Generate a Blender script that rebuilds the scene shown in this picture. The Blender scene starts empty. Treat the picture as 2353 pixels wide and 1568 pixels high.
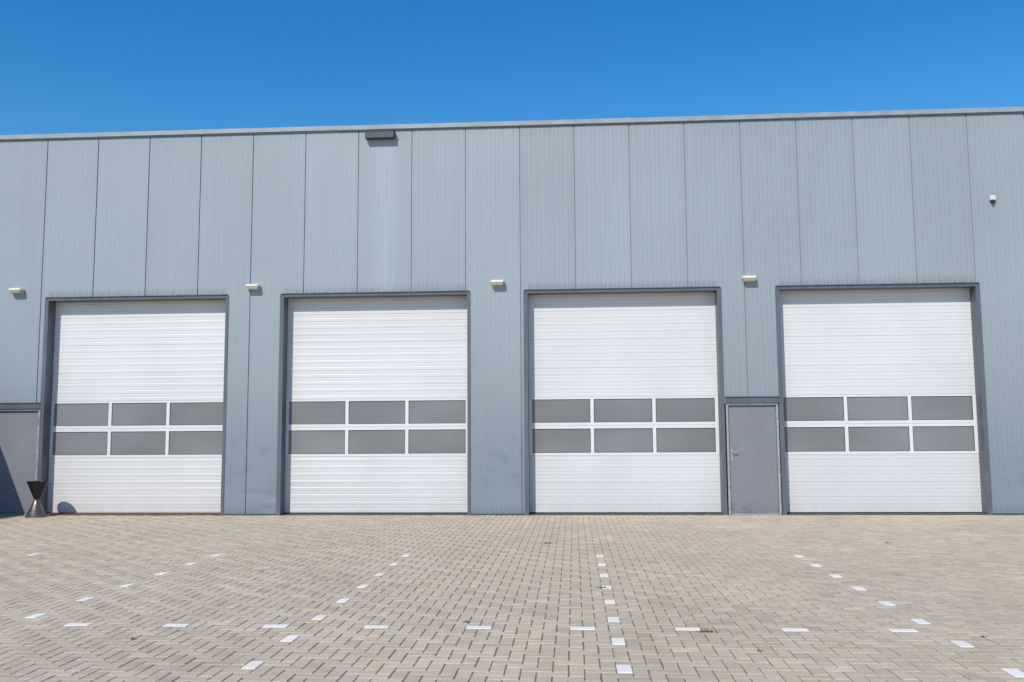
import bpy, math, random
import numpy as np
random.seed(7)
scene=bpy.context.scene
col=scene.collection
# ------------------------------------------------------------ helpers
class MB:
    def __init__(s): s.v=[]; s.f=[]; s.a=[]
    def quad(s,a,b,c,d,t=1.0):
        n=len(s.v); s.v+=[a,b,c,d]; s.f.append((n,n+1,n+2,n+3)); s.a.append(t)
    def box(s,x0,x1,y0,y1,z0,z1,bev=0.0,t=1.0):
        n=len(s.v)
        if bev<=0:
            s.v+=[(x0,y0,z0),(x1,y0,z0),(x1,y1,z0),(x0,y1,z0),(x0,y0,z1),(x1,y0,z1),(x1,y1,z1),(x0,y1,z1)]
            for q in((3,2,1,0),(4,5,6,7),(0,1,5,4),(1,2,6,5),(2,3,7,6),(3,0,4,7)):
                s.f.append(tuple(n+i for i in q)); s.a.append(t)
            return
        b=bev; idx={}
        def V(p):
            if p not in idx: idx[p]=len(s.v); s.v.append(p)
            return idx[p]
        X=(x0,x1);Y=(y0,y1);Z=(z0,z1)
        def c(i,j,k,ax):
            p=[X[i]+(b if i==0 else -b),Y[j]+(b if j==0 else -b),Z[k]+(b if k==0 else -b)]
            p[ax]=(X[i],Y[j],Z[k])[ax]; return V(tuple(p))
        F=[]
        for k in(0,1):
            q=[c(0,0,k,2),c(1,0,k,2),c(1,1,k,2),c(0,1,k,2)];F.append(q if k else q[::-1])
            q=[c(0,k,0,1),c(1,k,0,1),c(1,k,1,1),c(0,k,1,1)];F.append(q if not k else q[::-1])
            q=[c(k,0,0,0),c(k,1,0,0),c(k,1,1,0),c(k,0,1,0)];F.append(q if k else q[::-1])
        for i in(0,1):
            for j in(0,1):
                F.append([c(i,j,0,0),c(i,j,1,0),c(i,j,1,1),c(i,j,0,1)])
                F.append([c(i,0,j,0),c(i,1,j,0),c(i,1,j,2),c(i,0,j,2)])
                F.append([c(0,i,j,1),c(1,i,j,1),c(1,i,j,2),c(0,i,j,2)])
                for k in(0,1): F.append([c(i,j,k,0),c(i,j,k,1),c(i,j,k,2)])
        for q in F: s.f.append(tuple(q)); s.a.append(t)
    def lathe(s,prof,cx=0,cy=0,n=48,axis='z',t=1.0):
        b=len(s.v)
        for r,z in prof:
            for k in range(n):
                a=2*math.pi*k/n
                if axis=='z': s.v.append((cx+r*math.cos(a),cy+r*math.sin(a),z))
                else: s.v.append((cx+r*math.cos(a),z,cy+r*math.sin(a)))
        for i in range(len(prof)-1):
            for k in range(n):
                k2=(k+1)%n
                s.f.append((b+i*n+k,b+i*n+k2,b+(i+1)*n+k2,b+(i+1)*n+k)); s.a.append(t)
    def build(s,name,mat,parent=None,smooth=False,recalc=True):
        me=bpy.data.meshes.new(name); me.from_pydata(s.v,[],s.f)
        at=me.attributes.new('tint','FLOAT','FACE'); at.data.foreach_set('value',s.a)
        if recalc:
            import bmesh
            bm=bmesh.new(); bm.from_mesh(me); bmesh.ops.recalc_face_normals(bm,faces=bm.faces); bm.to_mesh(me); bm.free()
        me.materials.append(mat)
        o=bpy.data.objects.new(name,me); col.objects.link(o)
        if smooth:
            for p in me.polygons: p.use_smooth=True
            md=o.modifiers.new('edges','EDGE_SPLIT'); md.split_angle=math.radians(35)
        if parent: o.parent=parent
        return o
def tag(o,label=None,cat=None,group=None,kind=None):
    if label:o['label']=label
    if cat:o['category']=cat
    if group:o['group']=group
    if kind:o['kind']=kind
    return o
def empty(name,loc=(0,0,0),rz=0):
    o=bpy.data.objects.new(name,None); col.objects.link(o); o.location=loc; o.rotation_euler=(0,0,rz); o.empty_display_size=.2; return o
def copy_tree(o,parent=None):
    c=o.copy(); col.objects.link(c); c.parent=parent
    for ch in [x for x in bpy.data.objects if x.parent==o]: copy_tree(ch,c)
    return c
# ------------------------------------------------------------ materials
class NT:
    def __init__(s,name):
        s.m=bpy.data.materials.new(name); s.m.use_nodes=True; s.t=s.m.node_tree; s.n=s.t.nodes
        s.b=s.n['Principled BSDF']; g=s.n.new('ShaderNodeNewGeometry'); s.pos=g.outputs['Position']
        sp=s.n.new('ShaderNodeSeparateXYZ'); s.L(s.pos,sp.inputs[0]); s.x,s.y,s.z=sp.outputs
    def L(s,a,b): s.t.links.new(a,b)
    def put(s,v,i):
        if hasattr(v,'is_output'): s.L(v,i)
        else: i.default_value=v
    def math(s,op,a,b=0.0,clamp=False):
        n=s.n.new('ShaderNodeMath'); n.operation=op; n.use_clamp=clamp; s.put(a,n.inputs[0]); s.put(b,n.inputs[1]); return n.outputs[0]
    def ramp(s,v,a,b,c=0.0,d=1.0):
        n=s.n.new('ShaderNodeMapRange'); n.interpolation_type='SMOOTHSTEP'; s.put(v,n.inputs[0])
        for i,q in enumerate((a,b,c,d)): n.inputs[i+1].default_value=q
        return n.outputs[0]
    def noise(s,scale,sv=(1,1,1),detail=4,rough=.55):
        mp=s.n.new('ShaderNodeMapping'); mp.inputs['Scale'].default_value=sv; s.L(s.pos,mp.inputs[0])
        n=s.n.new('ShaderNodeTexNoise'); n.inputs['Scale'].default_value=scale; n.inputs['Detail'].default_value=detail; n.inputs['Roughness'].default_value=rough
        s.L(mp.outputs[0],n.inputs['Vector']); return n.outputs[0]
    def mix(s,f,a,b,mode='MIX'):
        n=s.n.new('ShaderNodeMix'); n.data_type='RGBA'; n.blend_type=mode; s.put(f,n.inputs[0])
        for v,i in((a,n.inputs[6]),(b,n.inputs[7])):
            if isinstance(v,tuple): i.default_value=(*v,1)
            else: s.L(v,i)
        return n.outputs[2]
    def scale(s,c,f):
        n=s.n.new('ShaderNodeVectorMath'); n.operation='SCALE'
        if isinstance(c,tuple): n.inputs[0].default_value=c
        else: s.L(c,n.inputs[0])
        s.put(f,n.inputs['Scale']); return n.outputs[0]
    def attr(s,name):
        n=s.n.new('ShaderNodeAttribute'); n.attribute_name=name; return n.outputs['Fac']
    def bump(s,h,strength,dist):
        n=s.n.new('ShaderNodeBump'); n.inputs['Strength'].default_value=strength; n.inputs['Distance'].default_value=dist
        s.L(h,n.inputs['Height']); s.L(n.outputs[0],s.b.inputs['Normal'])
    def done(s,c,rough=.5,metal=0.0,spec=.5):
        if isinstance(c,tuple): s.b.inputs['Base Color'].default_value=(*c,1)
        else: s.L(c,s.b.inputs['Base Color'])
        s.put(rough,s.b.inputs['Roughness']); s.b.inputs['Metallic'].default_value=metal
        s.b.inputs['Specular IOR Level'].default_value=spec
        return s.m
def simple(name,c,rough=.5,metal=0.0,var=.12,ns=6.0,spec=.5,sv=(1,1,1)):
    t=NT(name); f=t.ramp(t.noise(ns,sv),.3,.7,1-var,1+var)
    return t.done(t.scale(c,f),rough,metal,spec)
def wall_mat():
    t=NT('cladding_paint')
    c=(.283,.330,.366)
    f=t.attr('tint')
    f=t.math('MULTIPLY',f,t.ramp(t.noise(2.5,(4,1,.10),4,.5),.3,.72,.985,1.015))
    f=t.math('MULTIPLY',f,t.ramp(t.noise(.35,(1,1,.6),2),.3,.7,.965,1.035))
    f=t.math('MULTIPLY',f,t.ramp(t.z,.0,4.8,.78,1.0))  # painted reflection: cladding colour darkens towards the ground
    xs=t.noise(9,(3,1,.15),5,.7)
    over=t.math('LESS_THAN',t.math('FLOORED_MODULO',t.math('ADD',t.x,10.587+4.857*4),4.857),3.67)
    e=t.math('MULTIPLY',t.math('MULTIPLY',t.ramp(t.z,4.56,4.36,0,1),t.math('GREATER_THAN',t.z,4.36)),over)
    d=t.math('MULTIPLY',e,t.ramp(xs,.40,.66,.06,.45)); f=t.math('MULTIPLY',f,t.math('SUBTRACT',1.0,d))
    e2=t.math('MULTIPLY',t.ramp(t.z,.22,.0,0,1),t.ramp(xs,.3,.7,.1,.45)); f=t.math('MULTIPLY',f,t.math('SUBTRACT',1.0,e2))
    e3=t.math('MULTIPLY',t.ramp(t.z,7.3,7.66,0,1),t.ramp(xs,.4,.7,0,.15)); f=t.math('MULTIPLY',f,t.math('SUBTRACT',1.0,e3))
    dx=t.math('ABSOLUTE',t.math('SUBTRACT',t.x,-3.72)); band=t.ramp(dx,.38,.02,0,1)
    run=t.math('MULTIPLY',t.math('MULTIPLY',band,t.math('GREATER_THAN',t.z,4.36)),t.ramp(t.noise(5,(6,1,.1),4),.3,.7,.06,.17))
    f=t.math('ADD',f,run)
    col_=t.scale(c,f)
    col_=t.mix(t.ramp(t.z,3.0,.2,0,.32),col_,(.135,.190,.245))  # bluish tint of the reflection on the lower wall, mixed into the colour
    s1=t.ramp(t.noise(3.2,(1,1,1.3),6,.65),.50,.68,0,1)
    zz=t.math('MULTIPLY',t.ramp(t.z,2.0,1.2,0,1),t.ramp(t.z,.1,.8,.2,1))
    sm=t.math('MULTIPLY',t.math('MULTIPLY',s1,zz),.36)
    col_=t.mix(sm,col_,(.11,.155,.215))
    t.bump(t.noise(1.6,(1,1,.4),3),.10,.02)
    return t.done(col_,t.ramp(t.noise(4,(2,1,.3)),.3,.7,.45,.55),0,.4)
M={}
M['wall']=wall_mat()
M['trim']=simple('trim_paint',(.100,.113,.140),.45,0,.12,3,sv=(2,2,.4))
M['cap']=simple('cap_paint',(.28,.31,.33),.42,0,.10,3)
M['dark']=simple('dark_slate_paint',(.045,.062,.075),.5,0,.15)
M['rubber']=simple('black_rubber',(.02,.02,.022),.8)
M['galv']=simple('galvanised_steel',(.36,.375,.38),.45,.3,.25,30)
M['steel']=simple('sill_steel',(.14,.14,.135),.55,.3,.3,14)
M['rust']=simple('rusty_steel',(.16,.066,.042),.85,0,.45,16)
M['roof']=simple('roof_membrane',(.10,.10,.11),.9)
M['lampbody']=simple('aged_cream_plastic',(.72,.67,.53),.45,0,.06,20)
M['lens']=simple('frosted_lens',(.56,.54,.46),.25,0,.05,20)
M['white_plastic']=simple('white_plastic',(.66,.65,.62),.4)
M['black_plastic']=simple('black_plastic',(.02,.02,.022),.3)
M['container']=simple('container_paint',(.05,.09,.14),.5,0,.2,3)
def leaf_mat():
    t=NT('white_door_coating')
    f=t.attr('tint')
    f=t.math('MULTIPLY',f,t.ramp(t.noise(.8,(1,1,.6),4),.3,.7,.96,1.02))
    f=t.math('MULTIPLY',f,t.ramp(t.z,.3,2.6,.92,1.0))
    g=t.math('MULTIPLY',t.ramp(t.z,.45,.0,0,.22),t.ramp(t.noise(9,(1,1,.5),5,.7),.35,.65,.2,1))
    c=t.mix(g,t.scale((.640,.643,.648),f),(.38,.35,.30))
    sc=t.math('MULTIPLY',t.ramp(t.noise(7,(.5,1,4),5,.7),.70,.74,0,.25),t.ramp(t.z,1.0,.6,0,1)); c=t.mix(sc,c,(.30,.29,.28))
    return t.done(c,.36,0,.45)
M['leaf']=leaf_mat()
M['winframe']=simple('white_window_frame',(.66,.662,.665),.4,0,.02)
def pane_mat():
    t=NT('frosted_acrylic_pane')
    f=t.ramp(t.noise(.55,(1,1,1.6),2,.4),.30,.70,.86,1.15)  # blurry cloud reflections painted into the pane colour as noise
    t.bump(t.noise(.9,(1,1,1),1),.15,.05)
    return t.done(t.scale((.190,.193,.200),f),.26,0,.5)
M['pane']=pane_mat()
def pdoor_mat():
    t=NT('grey_door_paint')
    f=t.math('MULTIPLY',t.attr('tint'),t.ramp(t.noise(1.5,(1,1,.8),4),.3,.7,.95,1.04))
    f=t.math('MULTIPLY',f,t.ramp(t.noise(45,(1,1,1),3),.3,.7,.90,1.10))
    e=t.math('MULTIPLY',t.ramp(t.z,.4,.0,0,.25),t.ramp(t.noise(8),.35,.65,.2,1)); f=t.math('MULTIPLY',f,t.math('SUBTRACT',1.0,e))
    return t.done(t.scale((.200,.212,.235),f),.5,0,.4)
M['pdoor']=pdoor_mat()
def paver_mat():
    t=NT('concrete_pavers')
    a=t.attr('tint')
    c=t.mix(a,(.460,.378,.280),(.590,.492,.372))
    b=t.attr('hue'); c=t.mix(t.ramp(b,.6,1,0,.30),c,(.56,.430,.315))
    c=t.mix(t.ramp(b,.3,0,0,.35),c,(.50,.44,.355))
    sp=t.ramp(t.noise(95,(1,1,1),3,.8),.32,.68,.78,1.20)
    big=t.ramp(t.noise(.5,(1,1,1),5,.6),.3,.7,.93,1.06)
    mid=t.ramp(t.noise(3.0,(1,1,1),4,.6),.3,.7,.95,1.05)
    c=t.scale(c,t.math('MULTIPLY',sp,t.math('MULTIPLY',big,mid)))
    blot=t.ramp(t.noise(1.7,(1,1,1),6,.7),.68,.76,0,.2); c=t.mix(blot,c,(.26,.20,.15))
    t.bump(t.noise(140,(1,1,1),3,.7),.5,.003)
    return t.done(c,.92,0,.15)
M['paver']=paver_mat()
t=NT('joint_sand'); c=t.mix(t.ramp(t.noise(2.5,(1,1,1),5,.7),.42,.62,0,1),(.27,.185,.105),(.20,.165,.075))
M['sand']=t.done(t.scale(c,t.ramp(t.noise(60),.3,.7,.75,1.25)),.95,0,.1)
def white_mat():
    t=NT('white_marking_paver')
    w=t.ramp(t.noise(28,(1,1,1),5,.75),.60,.74,0,.45)
    c=t.mix(w,(.82,.78,.71),(.52,.43,.33)); c=t.scale(c,t.ramp(t.noise(3),.3,.7,.94,1.03))
    return t.done(c,.85,0,.15)
M['white']=white_mat()
t=NT('outer_paving')
br=t.n.new('ShaderNodeTexBrick'); t.L(t.pos,br.inputs['Vector']); br.inputs['Scale'].default_value=1
br.inputs['Brick Width'].default_value=.206; br.inputs['Row Height'].default_value=.103; br.inputs['Mortar Size'].default_value=.004
br.inputs['Color1'].default_value=(.55,.455,.345,1); br.inputs['Color2'].default_value=(.48,.395,.295,1); br.inputs['Mortar'].default_value=(.24,.17,.10,1)
M['outer']=t.done(br.outputs[0],.92,0,.15)
M['weed']=simple('weed_leaf',(.13,.15,.035),.7,0,.3,40)
M['bronze']=simple('blackened_steel',(.022,.020,.019),.42,.5,.3,10)
M['brushed']=simple('brushed_steel',(.17,.15,.135),.38,.7,.3,12,sv=(1,1,3))
M['rusty']=simple('rusted_collar',(.14,.065,.04),.75,.2,.4,25)

# ------------------------------------------------------------ dimensions
P=1.08342; X0=-11.84104
HEAD=4.366; ROOF=7.766; REC=.26
W=3.67; DL=[-10.587+4.857*k for k in range(4)]
TW=.080
TR=[.060,.060,.080,.080]
PD=[(-11.685,-10.667),(2.895,3.904)]
bld=empty('warehouse')
tag(bld,'long blue-grey metal-clad warehouse with four white overhead doors','warehouse')
prof=[]
kmin,kmax=-10,28
for k in range(kmin,kmax):
    xa=X0+k*P
    prof+=[(xa-.010,0.0),(xa-.007,.022),(xa+.007,.022),(xa+.010,0.0)]
    n=12; pit=(P-.020)/n
    for i in range(n):
        x=xa+.010+i*pit
        if i>0: prof+=[(x,0.0)]
        prof+=[(x+pit*.52,0.0),(x+pit*.62,.0018),(x+pit*.88,.0018)]
prof.sort()
px_=[p[0] for p in prof]; py_=[p[1] for p in prof]
ops=[(l,l+W,0,4.30) for l in DL]+[(a,b,0,2.12) for a,b in PD]
xs=set(px_)
for a,b,_,_ in ops:
    xs.add(a-.02);xs.add(b+.02)
xs=sorted(xs)
ys=np.interp(xs,px_,py_)
rnd={k:random.uniform(.97,1.03) for k in range(kmin-1,kmax+1)}
wb=MB()
def dent(x,z):
    d=.014*math.exp(-((x+5.90)/.13)**2-((z-.36)/.10)**2)+.012*math.exp(-((x+5.95)/.2)**2-((z-.12)/.07)**2)
    d+=.010*math.exp(-((x+6.25)/.25)**2-((z-.42)/.05)**2)-.006*math.exp(-((x+5.95)/.22)**2-((z-.23)/.05)**2)
    d+=.005*math.exp(-((x+1.5)/.3)**2-((z-.5)/.2)**2)
    return d
for i in range(len(xs)-1):
    x0,x1=xs[i],xs[i+1]; xm=(x0+x1)/2; zs=0.0
    for a,b,_,zt in ops:
        if a-.02<xm<b+.02: zs=max(zs,zt-.01)
    k=math.floor((xm-X0)/P); tn=rnd[k]
    if zs==0 and (-6.95<xm<-5.6 or -2.1<xm<-.8):
        lv=[.0]+[.04*j for j in range(1,26)]+[7.66]
    else: lv=[zs,7.66]
    for z0,z1 in zip(lv,lv[1:]):
        wb.quad((x0,ys[i]+dent(x0,z0),z0),(x1,ys[i+1]+dent(x1,z0),z0),(x1,ys[i+1]+dent(x1,z1),z1),(x0,ys[i]+dent(x0,z1),z1),tn)
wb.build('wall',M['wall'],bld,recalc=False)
XL,XR=xs[0],xs[-1]
b=MB(); b.box(XL,XR,.03,22,7.50,7.60); b.build('roof',M['roof'],bld)
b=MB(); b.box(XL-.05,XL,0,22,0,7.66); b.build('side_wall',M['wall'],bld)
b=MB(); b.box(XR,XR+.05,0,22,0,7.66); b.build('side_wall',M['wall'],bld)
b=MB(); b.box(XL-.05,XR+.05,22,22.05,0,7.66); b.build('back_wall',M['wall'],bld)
b=MB()
js=[-7.51+2.885*k for k in range(-5,9)]
for a,c in zip(js,js[1:]):
    dz=random.uniform(-.003,.003)
    b.box(a+.003,c-.003,-.045,.35,7.672+dz,ROOF+dz,.004,random.uniform(.95,1.05))
    b.box(a-.05,a+.05,-.049,.352,7.668,ROOF+.004,.003)
b.build('roof_cap',M['cap'],bld)
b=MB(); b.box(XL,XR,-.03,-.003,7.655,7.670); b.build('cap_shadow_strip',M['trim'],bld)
b=MB()
b.box(-4.10,-3.52,-.15,-.002,7.465,7.60,.006)
b.box(-4.11,-3.51,-.16,-.001,7.602,7.615)
b.build('overflow_box',M['dark'],bld)
for a,c in((PD[0][1]-6,PD[0][0]-.01),(DL[0]+W+TR[0]+.002,DL[1]-TW-.002),(DL[1]+W+TR[1]+.002,DL[2]-TW-.002),(DL[3]+W+TR[3]+.002,14)):
    b=MB(); b.box(a,c,-.014,.02,0,.03); b.build('plinth',M['dark'],bld)
# ------------------------------------------------------------ overhead doors
WS0,WS1=1.13,2.262
def zprofile(z0,z1):
    sec=.1413; pts=[(z0,0.0,1)]; z=z0+sec/2; i=1
    while z<z1-.03:
        if i%8==0: dp,hw,tt=.0065,.008,.94
        elif i%2==0: dp,hw,tt=.0044,.009,.965
        else: dp,hw,tt=.0024,.009,.985
        pts+=[(z-hw,0.0,1),(z-hw*.35,dp,tt),(z+hw*.2,dp,tt),(z+hw,0.0,tt)]
        z+=sec/2;i+=1
    pts.append((z1,0.0,1)); return pts
def overhead_door(L,idx):
    R_=L+W; y=REC
    d=MB(); secs=[random.uniform(.975,1.015) for _ in range(12)]
    for z0,z1 in((.035,WS0-.004),(WS1+.004,4.50)):
        pr=zprofile(z0,z1)
        for (a,ya,_),(c,yc,tt) in zip(pr,pr[1:]):
            d.quad((L-.05,y+ya,a),(R_+.05,y+ya,a),(R_+.05,y+yc,c),(L-.05,y+yc,c),secs[int((a+.001)/.565)]*tt)
    d.quad((L-.05,y+.05,.0),(R_+.05,y+.05,.0),(R_+.05,y+.05,4.5),(L-.05,y+.05,4.5))
    leaf=d.build('overhead_door',M['leaf'],bld,recalc=False)
    f=MB(); g=MB()
    pw=1.137; ml=.066; mg=(W-3*pw-2*ml)/2
    rows=((1.178,1.648),(1.766,2.222))
    f.box(L-.05,L+mg,y-.004,y+.03,WS0,WS1); f.box(R_-mg,R_+.05,y-.004,y+.03,WS0,WS1)
    zb=(WS0,rows[0][0],rows[0][1],rows[1][0],rows[1][1],WS1)
    f.box(L+mg,R_-mg,y-.004,y+.03,zb[0],zb[1])
    f.box(L+mg,R_-mg,y-.004,y+.03,zb[2],(zb[2]+zb[3])/2-.002); f.box(L+mg,R_-mg,y-.004,y+.03,(zb[2]+zb[3])/2+.002,zb[3])
    f.box(L+mg,R_-mg,y-.004,y+.03,zb[4],zb[5])
    for z0,z1 in rows:
        for m in range(2):
            xx=L+mg+pw+m*(pw+ml); f.box(xx,xx+ml,y-.004,y+.03,z0,z1)
    f.build('window_frame',M['winframe'],leaf)
    for z0,z1 in rows:
        for m in range(3):
            xx=L+mg+m*(pw+ml); gk=.009
            g.box(xx,xx+gk,y-.001,y+.028,z0,z1);g.box(xx+pw-gk,xx+pw,y-.001,y+.028,z0,z1)
            g.box(xx+gk,xx+pw-gk,y-.001,y+.028,z0,z0+gk);g.box(xx+gk,xx+pw-gk,y-.001,y+.028,z1-gk,z1)
            p=MB(); p.box(xx+gk,xx+pw-gk,y+.006,y+.014,z0+gk,z1-gk); p.build('window_pane',M['pane'],leaf)
    g.build('window_gasket',M['rubber'],leaf)
    s=MB(); s.box(L,R_,y-.006,y+.03,.006,.034); s.build('bottom_seal',M['rubber'],leaf)
    t=MB(); tr=TR[idx]
    t.box(L-TW,L,-.012,REC+.08,0,4.298); t.box(R_,R_+tr,-.012,REC+.08,0,4.298)
    t.box(L-TW,R_+tr,-.012,REC-.012,4.300,4.345)
    t.box(L-TW+.015,R_+tr-.015,-.034,-.001,4.354,4.366)
    t.build('door_surround',M['trim'],bld)
    s=MB()
    if idx==0:
        s.box(L+.002,R_-.002,-.03,REC-.03,.001,.022,.004); s.build('rusty_threshold',M['rust'],bld)
    else:
        s.box(L+.002,R_-.002,.10,REC-.01,.001,.010,.003); s.build('threshold',M['steel'],bld)
for i,l in enumerate(DL): overhead_door(l,i)
# ------------------------------------------------------------ personnel doors
def personnel_door(a,c):
    y=.06
    t=MB(); t.box(a-.0,c,-.010,.05,2.150,2.238); t.box(a-.01,c+.01,-.030,-.011,2.222,2.232); t.box(a,c,-.018,.04,2.118,2.135)
    t.build('door_head_flashing',M['trim'],bld)
    fr=MB(); w=.042
    fr.box(a+.012,a+.012+w,y-.045,y+.04,0,2.115,.003); fr.box(c-.012-w,c-.012,y-.045,y+.04,0,2.115,.003)
    fr.box(a+.012+w,c-.012-w,y-.045,y+.04,2.072,2.115,.003); fr.box(a+.012+w,c-.012-w,y-.03,y+.04,.0,.03)
    d=MB(); l,r=a+.012+w+.004,c-.012-w-.004; n=22; pit=(r-l)/n
    d.quad((l,y+.03,.0),(r,y+.03,0),(r,y+.03,2.1),(l,y+.03,2.1),.4)
    for i in range(n):
        x=l+i*pit; tn=1+.008*math.sin(i*2.3)
        for (u0,v0),(u1,v1) in zip([(0,0),(.8,0),(.88,.0012),(.94,.0012)],[(.8,0),(.88,.0012),(.94,.0012),(1,0)]):
            d.quad((x+u0*pit,y+v0,.035),(x+u1*pit,y+v1,.035),(x+u1*pit,y+v1,2.068),(x+u0*pit,y+v0,2.068),tn)
    door=d.build('personnel_door',M['pdoor'],bld,recalc=False)
    fr.build('door_frame',M['galv'],door)
    h=MB(); hx=a+.012+w+.055; hz=1.13
    h.box(hx-.02,hx+.02,y-.012,y-.001,hz-.13,hz+.13,.004)
    h.lathe([(0.001,y-.013),(.011,y-.013),(.011,y-.06),(.001,y-.06)],hx,hz+.05,16,'y')
    h.box(hx-.01,hx+.115,y-.062,y-.046,hz+.041,hz+.060,.005)
    h.lathe([(0.001,y-.022),(.010,y-.022),(.010,y-.012)],hx,hz-.06,16,'y')
    h.build('handle',M['galv'],door)
    for z in(.28,1.05,1.86):
        q=MB(); q.lathe([(.001,z-.06),(.010,z-.06),(.010,z+.06),(.001,z+.06)],c-.012-w,y-.052,12); q.build('hinge',M['galv'],door)
for a,c in PD: personnel_door(a,c)
b=MB(); b.box(PD[0][0]-.09,PD[0][0],-.012,.12,0,2.238); b.build('door_side_trim',M['trim'],bld)
# ------------------------------------------------------------ wall lamps
def wall_lamp(x,z):
    r=empty('wall_lamp',(x,-.001,z))
    p=MB(); w0=.135
    sec=[(-.0,.055),(-.10,.058),(-.165,.024),(-.165,.000),(0,.000)]
    for rx,s in((-w0,.62),(-w0*.86,.95),(w0*.86,.95),(w0,.62)): p.v+=[(rx,yy*s if yy<-.02 else yy,zz*s) for yy,zz in sec]
    for i in range(3):
        for j in range(5):
            k=(j+1)%5; p.f.append((i*5+j,i*5+k,(i+1)*5+k,(i+1)*5+j)); p.a.append(1)
    p.f.append((0,1,2,3,4));p.f.append((19,18,17,16,15));p.a+=[1,1]
    p.build('housing',M['lampbody'],r)
    q=MB()
    sec=[(0,-.003),(-.150,-.003),(-.125,-.046),(-.02,-.060),(0,-.060)]
    for rx,s in((-.118,.8),(-.105,1),(.105,1),(.118,.8)): q.v+=[(rx,yy*s,zz*s if zz<-.01 else zz) for yy,zz in sec]
    for i in range(3):
        for j in range(5):
            k=(j+1)%5; q.f.append((i*5+j,i*5+k,(i+1)*5+k,(i+1)*5+j)); q.a.append(1)
    q.f.append((0,1,2,3,4));q.f.append((19,18,17,16,15));q.a+=[1,1]
    q.build('lens',M['lens'],r)
    s=MB(); s.box(-.06,.06,-.012,0,-.058,.05); s.build('back_plate',M['lampbody'],r)
    return r
lamp=wall_lamp(-11.24,4.50)
LB=['cream wall lamp above the grey door at the left end of the warehouse','cream wall lamp on the pillar between the first and second overhead doors','cream wall lamp on the wide pillar between the second and third overhead doors','cream wall lamp above the grey personnel door right of the third overhead door']
for i,x in enumerate((-11.24,-6.35,-1.46,3.41)):
    o=lamp if i==0 else copy_tree(lamp)
    o.location.x=x; tag(o,LB[i],'wall lamp','wall lamps along the warehouse front')
s=empty('security_sensor',(8.05,0,5.96)); tag(s,'small white security sensor with a dark lens high on the right end of the wall','sensor')
b=MB(); b.box(-.052,.052,-.075,-.001,-.02,.075,.012); b.build('housing',M['white_plastic'],s)
b=MB(); b.lathe([(.001,-.085),(.018,-.08),(.030,-.06),(.034,-.04),(.034,-.021),(.001,-.0205)],0.0,-.045,20); b.build('lens_dome',M['black_plastic'],s,True)
# ------------------------------------------------------------ hourglass stand
st=empty('hourglass_stand',(-10.44,-.37,0)); tag(st,'dark metal hourglass-shaped stand beside the first overhead door','metal stand')
b=MB(); b.lathe([(.045,.335),(.19,.675),(.195,.69),(.182,.69),(.178,.675),(.05,.37),(.001,.365)],n=56); b.build('upper_cone',M['bronze'],st,True)
b=MB(); b.lathe([(.001,.0),(.195,.0),(.197,.012),(.048,.325),(.001,.325)],n=56); b.build('lower_cone',M['brushed'],st,True)
b=MB(); b.lathe([(.001,.318),(.050,.318),(.056,.330),(.050,.345),(.001,.345)],n=40); b.build('collar',M['rusty'],st,True)
# ------------------------------------------------------------ unseen container, added off to the left to cast the shadow on the left door
ct=empty('added_shadow_container',(-12.02,-.2,0)); tag(ct,'dark blue corrugated container added out of view on the left to shade the left door','container')
b=MB(); Lc,Wc,Hc=6.06,2.44,2.59
def corr(b,p0,p1,nx,ny,z0,z1):
    L=math.dist(p0,p1); ux,uy=(p1[0]-p0[0])/L,(p1[1]-p0[1])/L; n=int(L/.28); pit=L/n; pts=[]
    for i in range(n):
        for u,dv in((0,0),(.3,0),(.5,.036),(.8,.036)): pts.append((i*pit+u*pit,dv))
    pts.append((L,0))
    for (a,da),(c,dc) in zip(pts,pts[1:]):
        A=(p0[0]+ux*a-nx*da,p0[1]+uy*a-ny*da);B=(p0[0]+ux*c-nx*dc,p0[1]+uy*c-ny*dc)
        b.quad((*A,z0),(*B,z0),(*B,z1),(*A,z1))
corr(b,(-.03,-Lc+.1),(-.03,-.1),1,0,.15,Hc-.1); corr(b,(-Wc+.03,-Lc+.1),(-Wc+.03,-.1),-1,0,.15,Hc-.1); corr(b,(-Wc+.1,-.03),(-.1,-.03),0,1,.15,Hc-.1)
b.quad((-Wc+.05,-Lc+.05,Hc-.02),(-.05,-Lc+.05,Hc-.02),(-.05,-.05,Hc-.02),(-Wc+.05,-.05,Hc-.02)); b.build('body',M['container'],ct)
b=MB()
for x in(-.1,-Wc):
    for y in(-.1,-Lc): b.box(x,x+.1,y,y+.1,0,Hc)
for z in(.03,Hc-.11):
    for x in(-.085,-Wc+.005): b.box(x,x+.08,-Lc+.1,-.1,z,z+.11)
    for y in(-.085,-Lc+.005): b.box(-Wc+.1,-.1,y,y+.08,z,z+.11)
b.build('frame',M['container'],ct)
for x in(-Wc+.11,-Wc/2+.01):
    b=MB(); b.box(x,x+Wc/2-.12,-Lc+.02,-Lc+.06,.15,Hc-.12,.006)
    dd=b.build('container_door',M['container'],ct)
    for u in(.3,.8):
        b=MB(); b.lathe([(.015,.15),(.015,Hc-.12)],x+u,-Lc-.01,12); b.build('locking_bar',M['galv'],dd)
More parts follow.
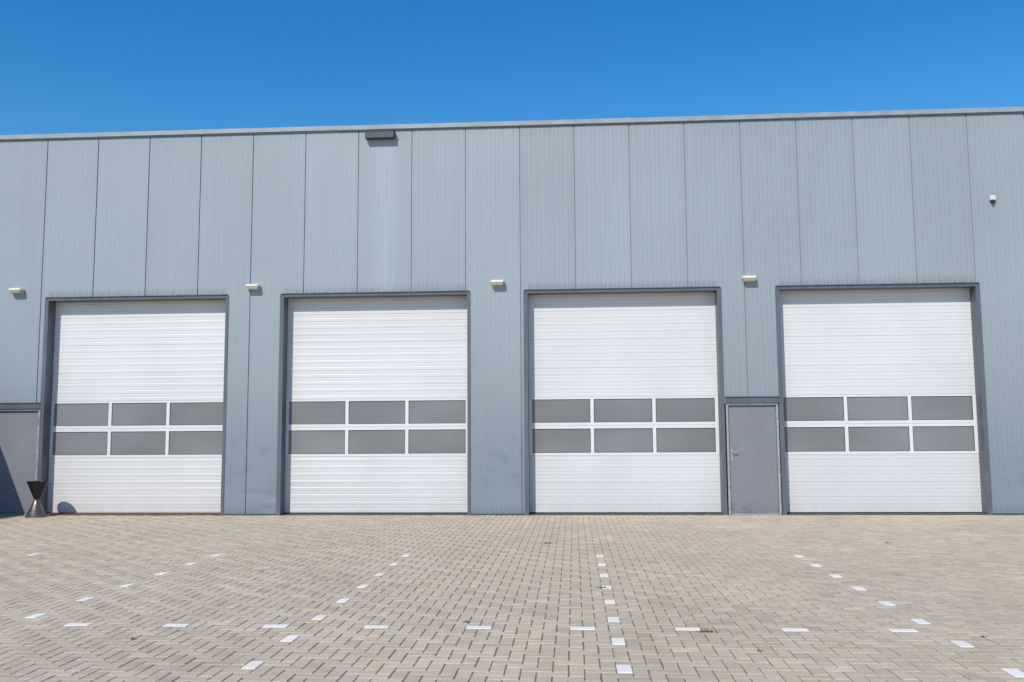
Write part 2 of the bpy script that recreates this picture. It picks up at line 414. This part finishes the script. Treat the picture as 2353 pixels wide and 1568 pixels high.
# ------------------------------------------------------------ paving
S=.103; OX=.309-.5*S; OY=-6.072-3*S
BX0,BX1,BY0,BY1=-14.5,12.5,-14.6,-.003
def brick_np(cells):
    vs=[];fs=[];tint=[];hue=[]
    g=.0042; bv=.0032
    for (cx,cy,hx,hy) in cells:
        hx-=g;hy-=g
        h0=random.gauss(0,.0009); tx=random.gauss(0,.009); ty=random.gauss(0,.009)
        cx+=random.gauss(0,.0009);cy+=random.gauss(0,.0009)
        ra=random.gauss(0,.006); n=len(vs)
        for (ex,ey,dz) in((hx,hy,-.020),(hx,hy,-.004),(hx-bv,hy-bv,0.0)):
            for sx,sy in((-1,-1),(1,-1),(1,1),(-1,1)):
                u,v=sx*ex,sy*ey
                vs.append((cx+u-ra*v,min(cy+v+ra*u,-.001),dz+h0+tx*u*.6+ty*v*.6))
        F=[(8,9,10,11)]
        for q in range(4):
            r=(q+1)%4; F+=[(4+q,4+r,8+r,8+q),(q,r,4+r,4+q)]
        t=min(1,max(0,random.gauss(.5,.24))); h=random.random()
        for f in F: fs.append(tuple(n+i for i in f)); tint.append(t); hue.append(h)
    return vs,fs,tint,hue
whites={}
lines=[('E',-3),('D',-2),('B',-1),('A',0),('C',1)]
for nm,i in lines:
    for k in range(8 if nm!='E' else 3):
        whites[(24*i, 2-8*k)]=(nm,k)
for k in range(9): whites[(-43+8*k,-41)]=('X',k)
cells=[];wl=[]
i0=int((BX0-OX)/S)-1; i1=int((BX1-OX)/S)+1; j0=int((BY0-OY)/S)-1; j1=int((BY1-OY)/S)+1
for i in range(i0,i1):
    for j in range(j0,j1):
        m=(i+j)%4
        if m==0: c=(OX+(i+1)*S,OY+(j+.5)*S,S,S/2)
        elif m==2: c=(OX+(i+.5)*S,OY+(j+1)*S,S/2,S)
        else: continue
        if c[0]+c[2]>BX1 or c[0]-c[2]<BX0 or c[1]-c[3]<BY0: continue
        if c[1]+c[3]>0:
            lo=c[1]-c[3]
            if lo>-.02: continue
            c=(c[0],lo/2,c[2],-lo/2)
        if (i,j) in whites: wl.append((whites[(i,j)],c)); continue
        cells.append(c)
vs,fs,tn,hu=brick_np(cells)
me=bpy.data.meshes.new('paving'); me.from_pydata(vs,[],fs)
for nm,d in(('tint',tn),('hue',hu)):
    at=me.attributes.new(nm,'FLOAT','FACE'); at.data.foreach_set('value',d)
me.materials.append(M['paver']); o=bpy.data.objects.new('paving',me); col.objects.link(o); tag(o,kind='structure')
b=MB(); b.quad((-300,-300,-.0055),(300,-300,-.0055),(300,300,-.0055),(-300,300,-.0055)); tag(b.build('ground',M['sand']),kind='structure')
b=MB()
for a,c,d,e in((-300,BX0,-300,300),(BX1,300,-300,300),(BX0,BX1,-300,BY0)): b.quad((a,d,-.001),(c,d,-.001),(c,e,-.001),(a,e,-.001))
tag(b.build('outer_pavement',M['outer']),kind='structure')
def wmesh(hx,hy):
    b=MB(); b.box(-hx+.003,hx-.003,-hy+.003,hy-.003,-.03,.0022,.003); return b.build('white_paver',M['white'])
prot={'V':wmesh(S/2,S),'H':wmesh(S,S/2)}
used=set()
ordn=['nearest the building','second from the building','third from the building','fourth from the building','fifth from the building','sixth from the building','seventh from the building','eighth from the building']
ln={'E':'far left dashed row','D':'second dashed row from the left','B':'dashed row below the second door','A':'dashed row below the third door','C':'right-hand dashed row'}
xo=['leftmost','second from left','third from left','fourth from left','fifth from left','sixth from left','seventh from left','second from right','rightmost']
for (nm,k),c in wl:
    key='H' if nm=='X' else 'V'
    if key in used:
        o=prot[key].copy(); col.objects.link(o)
    else: o=prot[key]; used.add(key)
    o.location=(c[0],c[1],random.uniform(-.0003,.001)); o.rotation_euler=(0,0,random.gauss(0,.008))
    if nm=='X': tag(o,'white paver, %s in the cross row parallel to the warehouse'%xo[k],'paver','white marking pavers set in the brick yard')
    else: tag(o,'white paver %s in the %s'%(ordn[k],ln[nm]),'paver','white marking pavers set in the brick yard')
# ------------------------------------------------------------ weeds in the joints
def weed(x,y,r,n,label,flat=.4):
    b=MB()
    for i in range(n):
        a=random.uniform(0,2*math.pi); l=r*random.uniform(.4,1); w=random.uniform(.003,.006); h=l*flat*random.uniform(.3,1.2)
        sx,sy=random.gauss(0,r*.5),random.gauss(0,r*.15)
        ca,sa=math.cos(a),math.sin(a)
        p=[(sx,sy,-.006),(sx+ca*l*.5,sy+sa*l*.5,h),(sx+ca*l,sy+sa*l,h*.7)]
        q=(-sa*w,ca*w)
        b.quad((p[0][0]-q[0],p[0][1]-q[1],p[0][2]),(p[0][0]+q[0],p[0][1]+q[1],p[0][2]),(p[1][0]+q[0],p[1][1]+q[1],p[1][2]),(p[1][0]-q[0],p[1][1]-q[1],p[1][2]),1)
        b.quad((p[1][0]-q[0],p[1][1]-q[1],p[1][2]),(p[1][0]+q[0],p[1][1]+q[1],p[1][2]),(p[2][0],p[2][1],p[2][2]),(p[2][0],p[2][1],p[2][2]-.001),1)
    o=b.build('weed_tuft',M['weed'],recalc=False); o.location=(x,y,0)
    tag(o,label,'weed','weeds growing in the paving joints'); return o
weed(.25,-8.60,.055,34,'green weed tuft left of the white pavers below the third door')
weed(1.00,-10.66,.06,30,'green weed tuft just below the cross row of white pavers on the right')
weed(-.90,-10.35,.04,16,'small weed tuft behind a white paver of the cross row near the centre')
weed(-.40,-4.75,.07,20,'flat weed patch in the joints in front of the second pillar')
weed(1.28,-11.3,.022,9,'tiny weed sprig in the near right part of the yard')
weed(3.05,-10.75,.03,12,'small weed sprig between the last two white pavers at the right')
weed(-3.36,-11.08,.03,16,'small weed tuft in the near left part of the yard')
weed(4.35,-4.6,.05,14,'flat weed patch in the joints in front of the fourth door')
# ------------------------------------------------------------ light
w=bpy.data.worlds.new('World'); scene.world=w; w.use_nodes=True; nt=w.node_tree
sky=nt.nodes.new('ShaderNodeTexSky'); sky.sky_type='NISHITA'; sky.sun_disc=False
sd=np.array([.43,1,-1.0]); sd/=np.linalg.norm(sd)
el=math.asin(-sd[2]); az=math.atan2(-sd[0],-sd[1])
sky.sun_elevation=el; sky.sun_rotation=az; sky.air_density=1.0; sky.dust_density=.3; sky.ozone_density=2.5; sky.altitude=0
hs=nt.nodes.new('ShaderNodeHueSaturation'); hs.inputs['Saturation'].default_value=1.42; hs.inputs['Value'].default_value=1.04
nt.links.new(sky.outputs[0],hs.inputs['Color'])
bg=nt.nodes['Background']; nt.links.new(hs.outputs[0],bg.inputs[0]); bg.inputs[1].default_value=.145
ld=bpy.data.lights.new('sun','SUN'); ld.energy=3.9; ld.angle=math.radians(.5); ld.color=(1,.94,.84)
lo=bpy.data.objects.new('sun',ld); col.objects.link(lo)
from mathutils import Vector, Matrix
lo.rotation_euler=Vector(sd.tolist()).to_track_quat('-Z','Y').to_euler(); lo.location=(-10,-20,25)
scene.view_settings.view_transform='Standard'; scene.view_settings.look='None'
# ------------------------------------------------------------ camera
pi_,ya,ro=.10083,.06502,-.00605
fw=Vector((-math.sin(ya)*math.cos(pi_),math.cos(ya)*math.cos(pi_),math.sin(pi_)))
r=Vector((math.cos(ya),math.sin(ya),0)); u=r.cross(fw)
r2=r*math.cos(ro)+u*math.sin(ro); u2=-r*math.sin(ro)+u*math.cos(ro)
cd=bpy.data.cameras.new('camera'); cd.sensor_width=36; cd.lens=36*2152.74/2353; cd.clip_end=1500
co=bpy.data.objects.new('camera',cd); col.objects.link(co)
m=Matrix((( r2[0],u2[0],-fw[0],0),(r2[1],u2[1],-fw[1],-18.1664),(r2[2],u2[2],-fw[2],1.51553),(0,0,0,1)))
co.matrix_world=m
scene.camera=co
